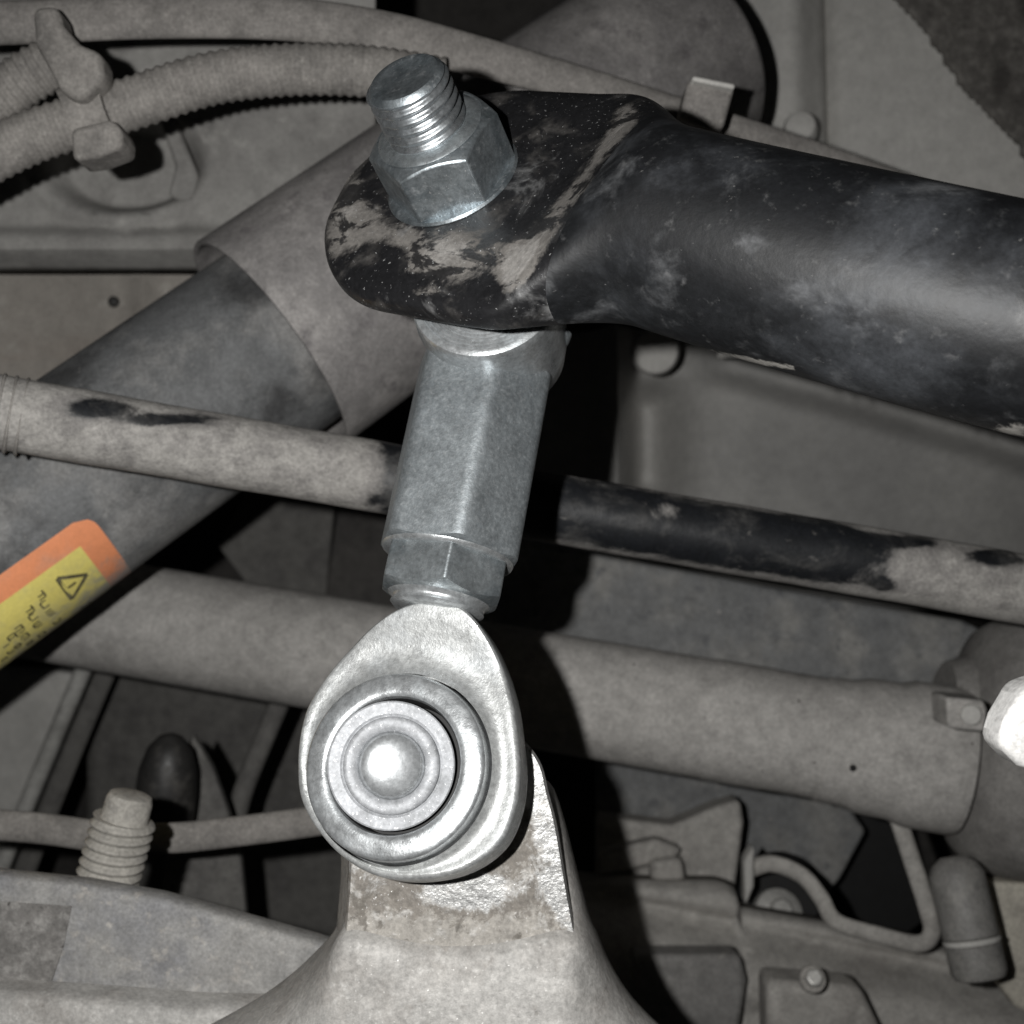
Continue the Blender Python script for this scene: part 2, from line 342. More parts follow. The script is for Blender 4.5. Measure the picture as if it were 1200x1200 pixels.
# upper right: wheel-arch panel, felt liner, knob
def f_arch(x, y):
    return 10*smooth01(895, 950, x)-12*math.exp(-((x-935)/28)**2)+6*math.exp(-((x-982)/7)**2)-.05*(x-1000)-.03*(y-100)
tag(finish('wheel_arch_panel', G().field(840, 1420, -260, 420, 90, 60, f_arch, 188), M['panel'], solid=.9, ang=60),
    'grey wheel arch panel with a vertical crease, above the thick black bar', 'body panel')
out = [(1040, -40), (1075, 20), (1120, 75), (1140, 98), (1160, 128), (1182, 150), (1300, 255), (1480, 260), (1480, -150), (1000, -150)]
g = G().field(1030, 1480, -160, 300, 60, 60, lambda x, y: 0, 183)
keep = []
for q in g.f:
    c = sum((g.v[i] for i in q), Vector())/4
    k = MMPX*(DIST+far(183))/DIST; px, py = c.x/k+CEN, CEN-c.z/k
    lim = 1050+py*.80+5*math.sin(py*.05)
    if px > lim: keep.append(q)
g.f = keep
for v in g.v: v.y += random.uniform(-.8, .8)
used = sorted({i for q in g.f for i in q}); remap = {o: n for n, o in enumerate(used)}
g.v = [g.v[i] for i in used]; g.f = [tuple(remap[i] for i in q) for q in g.f]
tag(finish('felt_liner', g, M['felt'], solid=3.0, sub=1, ang=180), 'dark fuzzy felt liner in the upper right corner', 'liner')
tag(finish('round_grommet', G().lathe(P(938, 150, 182), D(-.3, .1, 1), [(6, -5), (6.2, 0), (5.2, 2.2), (3, 3.2), (.5, 3.5)], 28), M['panel']),
    'small rounded grommet on the wheel arch panel just above the black bar', 'grommet')

# middle right: smooth tank
def f_tank(x, y):
    r = 30*((x-960)/400)**2+18*((y-520)/190)**2
    r += 34*math.exp(-((x-772)/34)**2)*smooth01(430, 470, y)*(1-smooth01(560, 620, y))
    r += -20*math.exp(-((x-722)/18)**2)-18*math.exp(-((y-445-(x-900)*.28)/16)**2)*smooth01(800, 860, x)
    return r
tag(finish('fuel_tank', G().field(560, 1420, 380, 720, 90, 60, f_tank, 215), M['tank'], solid=1.5, ang=80),
    'smooth dark grey moulded tank below the thick black bar', 'tank')
tag(finish('mounting_pad', G().lathe(P(768, 412, 196), D(0, -.2, 1), [(9, -8), (9.4, 0), (8, 2.2), (4, 2.8), (.4, 2.9)], 32), M['panel']),
    'round dusty pad under the black bar, right of the link', 'pad')
g = G()
g.pxprism([(560, 622), (700, 648), (900, 688), (1130, 728), (1160, 742), (1140, 790), (1118, 815), (1060, 822), (900, 800), (700, 765), (560, 740)], 186, 18)
tag(finish('subframe_beam', g, M['beam'], bevel=2.5, seg=3), 'dark mottled flat beam between the chipped rod and the thick dusty tube', 'beam')
g = G().pxprism([(700, 880), (870, 900), (985, 930), (1015, 975), (985, 1030), (960, 1062), (870, 1075), (700, 1040)], 214, 10)
tag(finish('mottled_plate', g, M['beam'], bevel=1.5), 'mottled blue grey plate under the thick dusty tube', 'plate')

# ------------------------------------------------------------------ damper with dust cover and sticker
ax = D(-.76, -.615, .30)
A0 = P(243, 458, 132)
Rb, Rs = 28.0, 35.0
sx, sy, _ = frame(ax)
t = thing('shock_absorber', 'grey shock absorber running diagonally at left with an orange and yellow sticker', 'shock absorber', A0+ax*150)
finish('damper_body', G().lathe(A0, ax, [(Rb-6, -40)]+[(Rb, -38+3*k) for k in range(52)]+[(Rb, 118), (Rb-1, 119), (Rb-1, 121), (Rb, 122), (Rb, 170), (Rb-3, 173), (3, 173)], 120), M['damper'], t)
attribute(bpy.data.objects['damper_body'], 'oil', lambda px, py, p: .8*gs(px, py, 300, 335, 60, 34)+.7*gs(px, py, 385, 425, 36, 60)+.35*gs(px, py, 160, 570, 40, 30))
s0 = -22.0
finish('dust_cover', G().lathe(A0, ax, [(Rs-1.6, s0-1), (Rs-1.6, s0-.2), (Rs-1.2, s0), (Rs-.2, s0), (Rs, s0-.6), (Rs, s0-95), (Rs+.8, s0-96), (Rs+.8, s0-99), (Rs, s0-100), (Rs, s0-168), (Rs-3, s0-172), (4, s0-173)][::-1]+[(Rs-1.6, s0-40), (Rb-3, s0-41)], 120, cap1=False), M['sleeve'], t)
def on_cyl(px, py, off=0.0):
    o = Vector((0, -DIST, 0)); d = (P(px, py, 0)-o).normalized()
    w = o-A0; dp = d-ax*d.dot(ax); wp = w-ax*w.dot(ax); R = Rb+off
    a, b, c = dp.dot(dp), 2*dp.dot(wp), wp.dot(wp)-R*R
    disc = b*b-4*a*c
    k = (-b-math.sqrt(max(0, disc)))/(2*a); return o+d*k
def cyl_coords(p):
    w = p-A0; s = w.dot(ax); r = w-ax*s; return s, math.atan2(r.dot(sy), r.dot(sx))
def cyl_pt(s, th, R): return A0+ax*s+(sx*math.cos(th)+sy*math.sin(th))*R
sa, tha = cyl_coords(on_cyl(103, 600)); sb, thb = cyl_coords(on_cyl(140, 676))
sgn = 1 if ((thb-tha+PI) % (2*PI)-PI) > 0 else -1
def cyl_patch(sl, sh, wl, wh, R, n=30, rc=0.0, th=.12):
    """rounded rectangle on the damper: s along the axis, w is arc length (mm) from the sticker's top edge"""
    pts = []
    for cx_, cy_, a0 in ((sl+rc, wl+rc, PI), (sh-rc, wl+rc, 1.5*PI), (sh-rc, wh-rc, 0), (sl+rc, wh-rc, .5*PI)):
        for k in range(7):
            a = a0+.5*PI*k/6; pts.append((cx_+rc*math.cos(a), cy_+rc*math.sin(a)))
    # grid fill by clipping rows
    rows = []
    for i in range(n+1):
        w = wl+(wh-wl)*i/n
        e = w-wl; e = min(e, wh-w)
        ins = rc-math.sqrt(max(0, rc*rc-(rc-e)**2)) if e < rc else 0
        rows.append([cyl_pt(sl+ins+(sh-sl-2*ins)*j/12, tha+sgn*w/Rb, R) for j in range(13)])
    v = [p for r in rows for p in r]
    f = [(i*13+j, i*13+j+1, i*13+j+14, i*13+j+13) for i in range(n) for j in range(12)]
    return G().add(v, f)
st = finish('sticker', cyl_patch(sa, sa+80, 0, 44, Rb+.10, rc=4.5), M['orange'], t, ang=180)
def sdust(px, py, p):
    return max(0, 1-seg_d(px, py, -40, 868, 205, 650)/62)
attribute(st, 'dust', sdust)
yf = finish('yellow_field', cyl_patch(sa+6.6, sa+75, 6.2, 38, Rb+.16), M['yellow'], st, ang=180)
attribute(yf, 'dust', sdust)
def ink(polys, name, R, mat, subn=4):
    g = G()
    for pl in polys:
        pts = []
        for i in range(len(pl)):
            a, b = pl[i], pl[(i+1) % len(pl)]
            pts += [(a[0]+(b[0]-a[0])*k/subn, a[1]+(b[1]-a[1])*k/subn) for k in range(subn)]
        g.add([cyl_pt(s, tha+sgn*w/Rb, R) for s, w in pts], [tuple(range(len(pts)))])
    o = finish(name, g, mat, st, ang=180); attribute(o, 'dust', lambda a_, b_, c_: .6*sdust(a_, b_, c_)); return o
def px2sw(px, py):
    s, th = cyl_coords(on_cyl(px, py)); return s, ((th-tha)*sgn+PI) % (2*PI)*Rb-PI*Rb
def stroke(p, q, w):
    p, q = Vector(p), Vector(q); d = (q-p).normalized(); n = Vector((-d.y, d.x))*w/2
    return [tuple(p+n), tuple(q+n), tuple(q-n), tuple(p-n)]
tri = [px2sw(66, 677), px2sw(101, 672), px2sw(83, 701)]
g_tri = [stroke(tri[i], tri[(i+1) % 3], 1.1) for i in range(3)]
cx_ = sum(p[0] for p in tri)/3; cw_ = sum(p[1] for p in tri)/3
g_tri.append(stroke((cx_-1.0, cw_), (cx_+1.3, cw_), .8))
ink(g_tri, 'warning_triangle', Rb+.42, M['ink'], 3)
marks = []
def glyph(px, py, size):
    s, w = px2sw(px, py); rnd = random.Random(int(px*31+py))
    h_ = size*.45
    for k in (-1, 0, 1):
        if rnd.random() < .8: marks.append(stroke((s-h_*rnd.uniform(.6, 1), w+k*h_), (s+h_*rnd.uniform(.6, 1), w+k*h_), .5))
    for k in (-1, 1):
        if rnd.random() < .75: marks.append(stroke((s+k*h_*.8, w-h_), (s+k*h_*.8, w+h_*rnd.uniform(.3, 1)), .5))
for px, py, sz in [(47, 697, 2.6), (58, 717, 2.6), (66, 727, 2.6), (22, 737, 2.9), (28, 745, 2.9), (43, 731, 2.5), (48, 742, 2.5), (12, 762, 2.4), (4, 772, 2.4), (20, 756, 2.2), (34, 752, 2.2), (100, 708, 3.2), (94, 716, 3.0), (52, 707, 2.6), (38, 722, 2.5), (34, 714, 2.5), (14, 746, 2.8), (34, 760, 2.2), (26, 768, 2.2), (6, 756, 2.6), (16, 776, 2.2), (2, 786, 2.2)]:
    glyph(px, py, sz)
ink(marks, 'print_line', Rb+.36, M['ink'], 2)

# ------------------------------------------------------------------ thick dusty axle tube and the housing at its end
p0, p1 = P(-80, 686, 178), P(1010, 873, 160)
t = thing('axle_tube', 'thick dusty grey tube crossing behind the rod end', 'axle tube', (p0+p1)/2)
axd = (p1-p0).normalized(); Lt = (p1-p0).length; RT = S(67.5, 169)
R_ = RT
finish('tube', G().lathe(p0, axd, [(R_, 0), (R_, Lt*.845), (R_+.25, Lt*.85), (R_+.25, Lt*.905), (R_, Lt*.91), (R_, Lt*.96)], 80, cap1=True), M['dust_tube'], t)
finish('collar', G().lathe(p0, axd, [(R_-1, Lt*.955), (R_+.5, Lt*.96), (R_+.8, Lt*.985), (R_+2.2, Lt*1.0), (R_+2.4, Lt*1.03), (R_+3.8, Lt*1.045), (R_+4.0, Lt*1.085), (R_+3.2, Lt*1.095), (R_-3, Lt*1.10)], 80), M['dust_tube'], t)
fb = p0+axd*Lt*.975+Vector((0, -R_*1.005, -R_*.24))
finish('hole_shade', G().lathe(fb, D(0, -.15, 1), [(1.15, -1.0), (1.15, .6), (.9, .9), (.2, .9)], 16), M['black_hole'], t)  # small raised black disc painting the dark inside of a hole
t = thing('axle_housing', 'large round dusty housing at the right edge, at the end of the tube', 'housing', P(1195, 1000, 164))
hc = P(1215, 878, 164)
finish('shell', G().lathe(hc-axd*26, axd, [(24, -6), (27, 0), (36, 3), (41, 9), (43, 18), (43, 40), (38, 50), (1, 52)], 72), M['housing'], t)
bp_ = P(1132, 838, 136)
g = G().prism([bp_+Vector(q) for q in ((-5.6, 0, 5.0), (5.2, 0, 4.2), (6.2, 0, 1.6), (5.6, 0, -5.0), (-5.0, 0, -3.8))], Vector((0, 14, 0)))
pl = finish('mounting_lug', g, M['dust_tube'], t, bevel=1.0)
finish('lug_bolt', G().lathe(bp_+Vector((1.1, -1.2, .2)), D(0, 0, 1), [(3.0, -2), (3.0, .2), (2.4, .8), (.3, .9)], 24), M['panel'], pl)

# added white piece standing in for a blown-out bright spot at the right edge
g = G()
o = [P(*q) for q in ((1171, 874, -34), (1180, 845, -34), (1203, 806, -34), (1290, 780, -34), (1300, 905, -34), (1215, 905, -34), (1196, 899, -34))]
g.prism(o, Vector((0, 9, 0)))
tag(finish('highlight_piece', g, M['white'], bevel=1.6, seg=3), 'added white piece standing in for a blown-out bright spot at the right edge', 'highlight stand-in')

# ------------------------------------------------------------------ thin chipped rod with a boot
path = catmull([P(-120, 462, 50), P(40, 490, 58), P(250, 526, 70), P(450, 560, 80), P(640, 594, 88), P(850, 630, 93), P(1050, 664, 96), P(1250, 700, 98), P(1450, 738, 100)], 40)
t = thing('track_rod', 'thin black rod caked with dust crossing behind the link', 'rod', path[0])
sh = finish('shaft', G().tube(path, lambda a: S(40.5, 78+a*.1)*(1+.008*math.sin(a*.2)), 56), M['rod_paint'], t)
def roddust(px, py, p):
    v = (py-(490+(px-40)*.1725))/41
    dd = .85-.75*smooth01(425, 475, px)
    dd -= 1.1*gs(px, py, 112, 478, 34, 10)+.9*gs(px, py, 200, 492, 48, 6)+.5*gs(px, py, 440, 585, 16, 8)
    if px > 560:
        e = smooth01(.62, .98, v)*.7+smooth01(-.80, -1.0, v)*.6
        dd = .05+e*(.7+.3*smooth01(700, 900, px))
        dd += .75*smooth01(930, 1090, px)*(1-.5*gs(px, py, 1010, 640, 40, 16))
        dd += .5*gs(px, py, 780, 600, 22, 14)+.25*gs(px, py, 870, 620, 60, 20)
        dd -= 1.0*gs(px, py, 1085, 628, 42, 11)+1.1*gs(px, py, 1170, 650, 30, 11)+.8*gs(px, py, 1035, 686, 12, 8)+.7*gs(px, py, 930, 618, 60, 14)
    return dd-.15
attribute(sh, 'dust', roddust)
bpth = catmull([P(-130, 462, 50), P(-40, 477, 54), P(28, 489, 58)], 40)
finish('boot', G().tube(bpth, lambda a: S(44, 55)+.7*math.sin(a*2.6), 36), M['hose'], t)
# ------------------------------------------------------------------ hoses and conduit at the top left
hp = catmull([P(520, 98, 92), P(430, 84, 90), P(340, 82, 88), P(250, 92, 86), P(170, 116, 84), P(90, 143, 82), P(20, 168, 80), P(-90, 225, 78)], 40)
tag(finish('corrugated_hose', G().tube(hp, lambda a: S(29.5, 86)+.28*math.sin(a*2.5), 28), M['hose'], ang=180),
    'dusty corrugated hose curving in from the upper left to the bolt', 'hose')
t = thing('hose_clip', 'dusty plastic clip holding the hose and the flat conduit at upper left', 'clip', P(95, 180, 84))
finish('saddle', G().tube(catmull([P(132, 128, 83), P(112, 134, 83), P(84, 145, 82)], 6), S(41, 83), 28), M['hose'], t, ang=50)
g = G().pxprism([(36, 8), (66, 4), (72, 28), (92, 50), (118, 60), (120, 92), (92, 118), (70, 108), (56, 80), (40, 52)], 70, 10)
finish('strap', g, M['hose'], t, bevel=2.0, seg=3)
g = G().pxprism([(82, 150), (130, 138), (142, 150), (143, 172), (112, 184), (84, 188)], 72, 12)
finish('latch', g, M['hose'], t, bevel=1.5, seg=3)
br = catmull([P(86, 62, 82), P(40, 86, 82), P(-10, 118, 82), P(-80, 158, 82)], 30)
tag(finish('branch_hose', G().tube(br, lambda a: S(29, 82)+.35*math.sin(a*2.75), 26), M['hose'], ang=180),
    'short dusty branch hose leaving the clip at the left edge', 'hose')
cp = catmull([P(-90, 30, 84), P(30, 26, 86), P(180, 20, 88), P(330, 22, 90), P(450, 38, 94), P(560, 66, 98), P(680, 98, 104), P(800, 132, 112), P(900, 160, 120), P(1000, 192, 128), P(1080, 222, 134)], 12)
Lc = sum((cp[i+1]-cp[i]).length for i in range(len(cp)-1))
tag(finish('flat_conduit', G().tube(cp, lambda a: S(25, 95)*(1-.52*smooth01(.42, .95, a/Lc)), 24, flat=.5), M['conduit'], ang=60),
    'long flat dusty conduit arching across the top behind the bolt', 'conduit')
t = thing('conduit_clip', 'square pale clip on the conduit above the thick black bar', 'clip', P(828, 150, 100))
g = G().pxprism([(806, 96), (818, 88), (862, 98), (860, 106), (848, 150), (832, 152), (796, 138)], 96, 12)
finish('clip_body', g, M['conduit'], t, bevel=.9)
g = G().pxprism([(812, 88), (862, 98), (861, 104), (811, 94)], 93, 14)
finish('clip_lip', g, M['panel'], t, bevel=.6)

# ------------------------------------------------------------------ lower left clutter
g = G().pxprism([(-200, 780), (60, 786), (92, 790), (84, 830), (20, 985), (0, 1020), (-40, 1100), (-200, 1100)], 226, 12)
t = thing('sill_panel', 'pale sill with a bright folded edge at the lower left', 'sill', P(-50, 1100, 226))
finish('sill_face', g, M['panel'], t, bevel=1.5)
eg = catmull([P(104, 770, 222), P(70, 850, 222), P(22, 965, 222), P(-20, 1070, 222)], 8)
finish('folded_edge', G().tube(eg, S(10, 222), 16), M['sill'], t)
eg = catmull([P(128, 775, 236), P(92, 860, 236), P(46, 975, 236), P(6, 1080, 236)], 8)
finish('return_flange', G().tube(eg, S(13, 236), 14, flat=.6), M['fin'], t)
cbl = catmull([P(-80, 962, 120), P(40, 970, 122), P(120, 980, 124), P(200, 982, 126), P(280, 974, 128), P(370, 962, 130), P(470, 946, 132)], 10)
tag(finish('ribbon_cable', G().tube(cbl, S(18, 126), 22, flat=.55), M['hose'], ang=60), 'grey cable running across behind the threaded stud', 'cable')
t = thing('bump_stop', 'dark domed rubber stop behind the threaded stud', 'bump stop', P(195, 960, 165))
finish('dome', G().lathe(P(192, 955, 168), D(.12, 1, .1), [(9.5, -6), (10, 0), (10.2, 8), (9.6, 16), (7.4, 23), (4, 27), (.5, 28.5)], 40), M['rubber'], t)
t2 = G().pxprism([(200, 945), (212, 900), (226, 862), (248, 900), (266, 950), (282, 1010), (290, 1100), (180, 1110)], 178, 5)
tag(finish('fin_bracket', t2, M['fin'], bevel=.8), 'grey pointed sheet bracket behind the cable at lower left', 'bracket')
tag(finish('brake_pipe', G().tube(catmull([P(338, 800, 200), P(312, 860, 200), P(284, 930, 200), P(270, 990, 200)], 8), S(12, 200), 16), M['fin']),
    'thin pipe slanting down behind the rod end at lower left', 'pipe')
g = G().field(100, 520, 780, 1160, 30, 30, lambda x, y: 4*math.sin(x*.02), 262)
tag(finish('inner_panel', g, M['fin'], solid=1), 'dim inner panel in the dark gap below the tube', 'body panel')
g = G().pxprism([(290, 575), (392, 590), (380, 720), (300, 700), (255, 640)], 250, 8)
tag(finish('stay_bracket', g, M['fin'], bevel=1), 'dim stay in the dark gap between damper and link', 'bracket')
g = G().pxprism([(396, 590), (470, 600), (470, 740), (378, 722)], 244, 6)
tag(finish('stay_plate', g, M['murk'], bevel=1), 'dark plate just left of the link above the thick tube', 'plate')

# ------------------------------------------------------------------ lower arm (ledge) and threaded stud
t = thing('suspension_arm', 'grey cast lower arm with a sloping ledge at the lower left corner', 'suspension arm', P(150, 1200, 45))
top = [(-160, 1006), (0, 1026), (95, 1036), (185, 1052), (280, 1078), (400, 1112), (470, 1140)]
g = G()
rings = []
for x, y in top:
    r = []
    f0 = P(x, y, 52)
    for dz, dy in ((-.6, 7), (0, 4), (-.15, 1.2), (-.7, .3), (-1.6, 0), (-22, .4), (-34, .4), (-34, 7)):
        r.append(f0+Vector((0, dy, dz)))
    rings.append(r)
g.loft(rings)
finish('web', g, M['cast_gray'], t, ang=45)
g = G().pxprism([(-150, 1052), (-10, 1056), (84, 1062), (74, 1110), (54, 1168), (-150, 1172)], 51.8, 4)
finish('rough_pocket', g, M['cast_rough'], t, bevel=.15)
rings = []
for x, y in [(-160, 1162), (0, 1164), (120, 1172), (220, 1180), (300, 1182), (400, 1190), (470, 1200)]:
    f0 = P(x, y, 44); rings.append([f0+Vector((0, dy, dz)) for dz, dy in ((0, 16), (0, 3), (-.8, .7), (-2.2, 0), (-30, -1), (-30, 16))])
finish('lower_flange', G().loft(rings), M['cast'], t, ang=45)
sc_ = P(122, 1046, 68); sax = (P(154, 930, 68)-sc_).normalized(); SL = (P(154, 930, 68)-sc_).length
g = G().thread(sc_, sax, S(37.5, 68), S(33, 68), -12, SL*.74, 2.3, 48)
t = thing('threaded_stud', 'dusty threaded stud standing up from the lower arm at left', 'stud', sc_)
finish('thread', g, M['stud'], t, ang=60)
finish('dog_point', G().lathe(sc_, sax, [(S(30, 68), SL*.70), (S(27.5, 68), SL*.76), (S(27, 68), SL*.93), (S(24.5, 68), SL*.985), (S(20, 68), SL*1.0), (1, SL*1.0)], 40), M['stud'], t)

# ------------------------------------------------------------------ lower right clutter
t = thing('subframe', 'dusty cast subframe with bosses filling the lower right corner', 'subframe', P(950, 1200, 180))
def f_sub(x, y):
    r = -.05*(y-1100)
    ridge = 1090+(x-860)*.20
    r += 8*math.exp(-((y-ridge)/16)**2)-10*smooth01(ridge, ridge+40, y)
    r += 7*smooth01(1150, 1185, y-(x-900)*.12)*(1-smooth01(880, 960, x))
    return r
def rail_top(x): return 1062-18*smooth01(900, 840, x) if x < 870 else 1078+(x-870)*.145+22*smooth01(1060, 1200, x)
v = []; f = []; nx, ny = 96, 50
for jj in range(ny+1):
    for ii in range(nx+1):
        px = 560+860*ii/nx; tp = rail_top(px); py = tp+(1420-tp)*(jj/ny)**1.4
        q = P(px, py, 176); edge = 14*math.exp(-jj/1.6); v.append(Vector((q.x, q.y+f_sub(px, py)+edge, q.z)))
for jj in range(ny):
    for ii in range(nx):
        a = jj*(nx+1)+ii; f.append((a, a+1, a+nx+2, a+nx+1))
finish('rail', G().add(v, f), M['subframe'], t, solid=1.2, ang=60)
g = G().pxprism([(700, 958), (788, 968), (842, 945), (868, 938), (872, 965), (862, 1040), (872, 1078), (930, 1100), (990, 1092), (1010, 1120), (900, 1140), (760, 1120), (700, 1100)], 190, 14)
finish('end_bracket', g, M['subframe'], t, bevel=2.2, seg=3)
g = G().pxprism([(762, 1010), (800, 1006), (806, 1048), (764, 1046)], 182, 9)
finish('boss', g, M['subframe'], t, bevel=2.5, seg=3)
g = G().pxprism([(700, 1000), (770, 984), (800, 996), (790, 1008), (700, 1030)], 184, 8)
finish('web_rib', g, M['subframe'], t, bevel=1.5)
g = G().pxprism([(740, 1120), (868, 1120), (876, 1150), (862, 1240), (760, 1240)], 164, 12)
finish('pocket_plate', g, M['panel_dark'], t, bevel=2)
g = G().pxprism([(898, 1150), (1010, 1158), (1050, 1240), (900, 1240)], 158, 16)
finish('boss', g, M['subframe'], t, bevel=3, seg=3)
def small_bolt(px, py, Y, r, axis, label, nm='hex_bolt'):
    t = thing(nm, label, 'bolt', P(px, py, Y))
    c = P(px, py, Y); x, y, a = frame(axis)
    finish('washer', G().lathe(c, axis, [(r*1.35, -1), (r*1.4, 0), (r*1.3, .8), (r*.8, .9)], 32), M['subframe'], t)
    finish('head', G().loft([hexring(c, x, y, a, .8, r*1.7), hexring(c, x, y, a, 3.2, r*1.7), hexring(c, x, y, a, 3.8, r*1.4)]), M['bolt_bright'], t, bevel=.35)
small_bolt(952, 1148, 152, 3.0, D(0, .5, .8), 'small pale bolt low on the subframe near the bottom edge')
t = thing('bushing_stud', 'rounded stud end under the looped strap at lower right', 'stud', P(910, 1080, 172))
finish('ball_end', G().lathe(P(912, 1070, 188), D(.1, .5, .8), [(9, -5), (9.4, 0), (8.6, 2.0), (6.0, 3.0), (4.4, 3.4), (4.2, 5.0), (3.4, 5.8), (1, 6.0)], 36), M['bolt_bright'], t)
finish('pocket_shade', G().lathe(P(915, 1050, 192), D(.1, .4, .9), [(16, -2), (16.5, 1), (14, 3), (9, 3)], 36), M['black_hole'], t)  # black ring painting the dark pocket round the stud
t = thing('wire_bracket', 'bent strap bracket looping round the dark opening at lower right', 'bracket', P(1070, 1110, 170))
lp = catmull([P(1052, 958, 168), P(1066, 1000, 166), P(1086, 1062, 164), P(1092, 1092, 164), P(1076, 1106, 164), P(1030, 1096, 166), P(980, 1080, 168), P(962, 1052, 170), P(940, 1026, 172), P(905, 1012, 174), P(880, 1018, 176)], 10)
finish('strap', G().tube(lp, S(10.5, 168), 16, flat=.7), M['subframe'], t)
g = G().pxprism([(872, 1010), (884, 992), (884, 1040), (874, 1062)], 172, 8)
finish('strap_foot', g, M['panel'], t, bevel=1.2)
g = G().pxprism([(1000, 950), (1055, 962), (1082, 1080), (1060, 1096), (985, 1076), (968, 1050)], 236, 3)
tag(finish('opening_shade', g, M['black_hole'], bevel=.5), 'black sheet painting the shade inside the opening framed by the strap bracket', 'opening')  # black sheet put in for the shade behind the strap
t = thing('sensor', 'upright ribbed grey sensor at the lower right', 'sensor', P(1130, 1140, 140))
sp0, sp1 = P(1150, 1150, 142), P(1116, 1004, 146); sa_ = (sp1-sp0).normalized(); sl_ = (sp1-sp0).length; r_ = S(32, 144)
finish('barrel', G().lathe(sp0, sa_, [(r_*.5, 0), (r_*.9, 1), (r_, 3), (r_, sl_*.28), (r_*.92, sl_*.3), (r_*.92, sl_*.34), (r_, sl_*.36), (r_, sl_*.86), (r_*.8, sl_*.94), (r_*.45, sl_), (1, sl_)], 40), M['sensor'], t)
finish('collar', G().lathe(sp0, sa_, [(r_*1.0, sl_*.30), (r_*1.03, sl_*.31), (r_*1.03, sl_*.33), (r_*1.0, sl_*.34)], 40), M['panel'], t)
g = G().pxprism([(1158, 1034), (1300, 1040), (1300, 1240), (1190, 1180), (1168, 1150), (1176, 1100)], 158, 8)
tag(finish('beige_cover', g, M['beige'], bevel=1.5), 'beige cover plate at the right edge beside the sensor', 'cover')

# ------------------------------------------------------------------ cast bracket (ear) carrying the lower rod end
t = thing('cast_bracket', 'cast alloy bracket with a worn ear flaring out at the bottom', 'bracket', P(520, 1200, 15))
ear = [(402, 1126), (408, 1070), (412, 1010), (408, 950), (420, 885), (462, 838), (528, 820), (586, 846), (616, 874), (632, 898), (640, 930), (650, 970), (662, 1040), (673, 1100), (676, 1126)]
ear = [(p.x, p.y) for p in catmull([(a, b, 0) for a, b in ear], 4)]
back = []
for x, y in ear:
    k = smooth01(560, 640, x)*smooth01(880, 1040, y); back.append((x-8+10*smooth01(560, 640, x)+8*k, y+10*(1-smooth01(860, 960, y))))
def ear_pt(x, y, Y): return P(x, y, Y)
fr = [P(x, y, 13.0) for x, y in ear]
cen = sum(fr, Vector())/len(fr)
mid = [P(x*1.0, y, 14.2) for x, y in ear]
mid = [m+(m-cen).normalized()*.5 for m in mid]
bk = [P(x, y, 25) for x, y in back]
bk2 = [P(x-4, y, 36) for x, y in back]
g = G().loft([fr, mid, bk, bk2], True, True, True)
eo = finish('ear', g, M['cast_ear'], t, ang=30)
bm = bmesh.new(); bm.from_mesh(eo.data)
bmesh.ops.triangulate(bm, faces=[f for f in bm.faces if len(f.verts) > 4])
for _ in range(3): bmesh.ops.subdivide_edges(bm, edges=[e for e in bm.edges if e.calc_length() > .004], cuts=1, use_grid_fill=True)
bmesh.ops.triangulate(bm, faces=[f for f in bm.faces if len(f.verts) > 4])
bm.to_mesh(eo.data); bm.free(); eo.data.polygons.foreach_set('use_smooth', [False]*len(eo.data.polygons))
def eardirt(px, py, p):
    if p.y > 15.5: return .8
    d = .55-.8*max(0, 1-seg_d(px, py, 630, 900, 668, 1085)/26)-.55*gs(px, py, 545, 1045, 60, 22)+.35*smooth01(1050, 1095, py)
    return d
attribute(eo, 'dirt', eardirt)
rows = [  # py, left back, left edge, right edge, right back, front Y
    (900, 470, 476, 618, 640, 17.5), (930, 450, 456, 628, 654, 17.0), (970, 436, 442, 640, 666, 16.5), (1020, 424, 430, 652, 678, 16.0), (1055, 412, 416, 660, 688, 15.6), (1078, 404, 408, 666, 694, 14.5), (1090, 398, 403, 671, 701, 12.4), (1098, 392, 399, 674, 704, 11.2), (1108, 382, 395, 676, 708, 10.3),
    (1126, 364, 391, 676, 716, 9.8), (1150, 336, 386, 676, 730, 9.2), (1176, 296, 380, 677, 750, 8.6), (1206, 236, 372, 680, 784, 7.8), (1300, 60, 350, 690, 890, 6.0)]
rings = []
for py, lb, le, re, rb, fy in rows:
    r = [P(lb-20, py, 46), P(lb, py, 32)]
    r += [P(lb+(le-lb)*.5, py, 14+fy*.55), P(le-6, py, fy+1.6), P(le+8, py, fy)]
    for k in range(1, 8):
        s = k/8; sag = 18*math.sin(PI*s); r.append(P(le+8+(re-le-16)*s, py+(sag if py < 1140 else sag*.4), fy+.8*math.sin(PI*s)))
    r += [P(re-8, py, fy), P(re+6, py, fy+1.6), P(re+(rb-re)*.55, py, 9+fy*.6), P(rb, py, 25), P(rb, py, 46)]
    rings.append(r)
finish('flared_base', G().loft(rings, closed=True), M['cast'], t, sub=2, ang=180)

# ------------------------------------------------------------------ stabiliser link
d = D(-.174, -.935, .309)
n0 = (D(0, 0, 1)-d*D(0, 0, 1).dot(d)).normalized()
lefts = d.cross(n0); lefts = lefts if lefts.x < 0 else -lefts
nrm = (n0*math.cos(.27)+lefts*math.sin(.27)).normalized()
upv = -d; side = upv.cross(nrm).normalized()
CL = P(474, 903, 2)
CU = P(483, 908, 2)+upv*97
KE = 1.065
link = thing('stabilizer_link', 'new zinc plated stabilizer link with threaded sleeve and rod end in the middle', 'stabilizer link', CL+d*20)
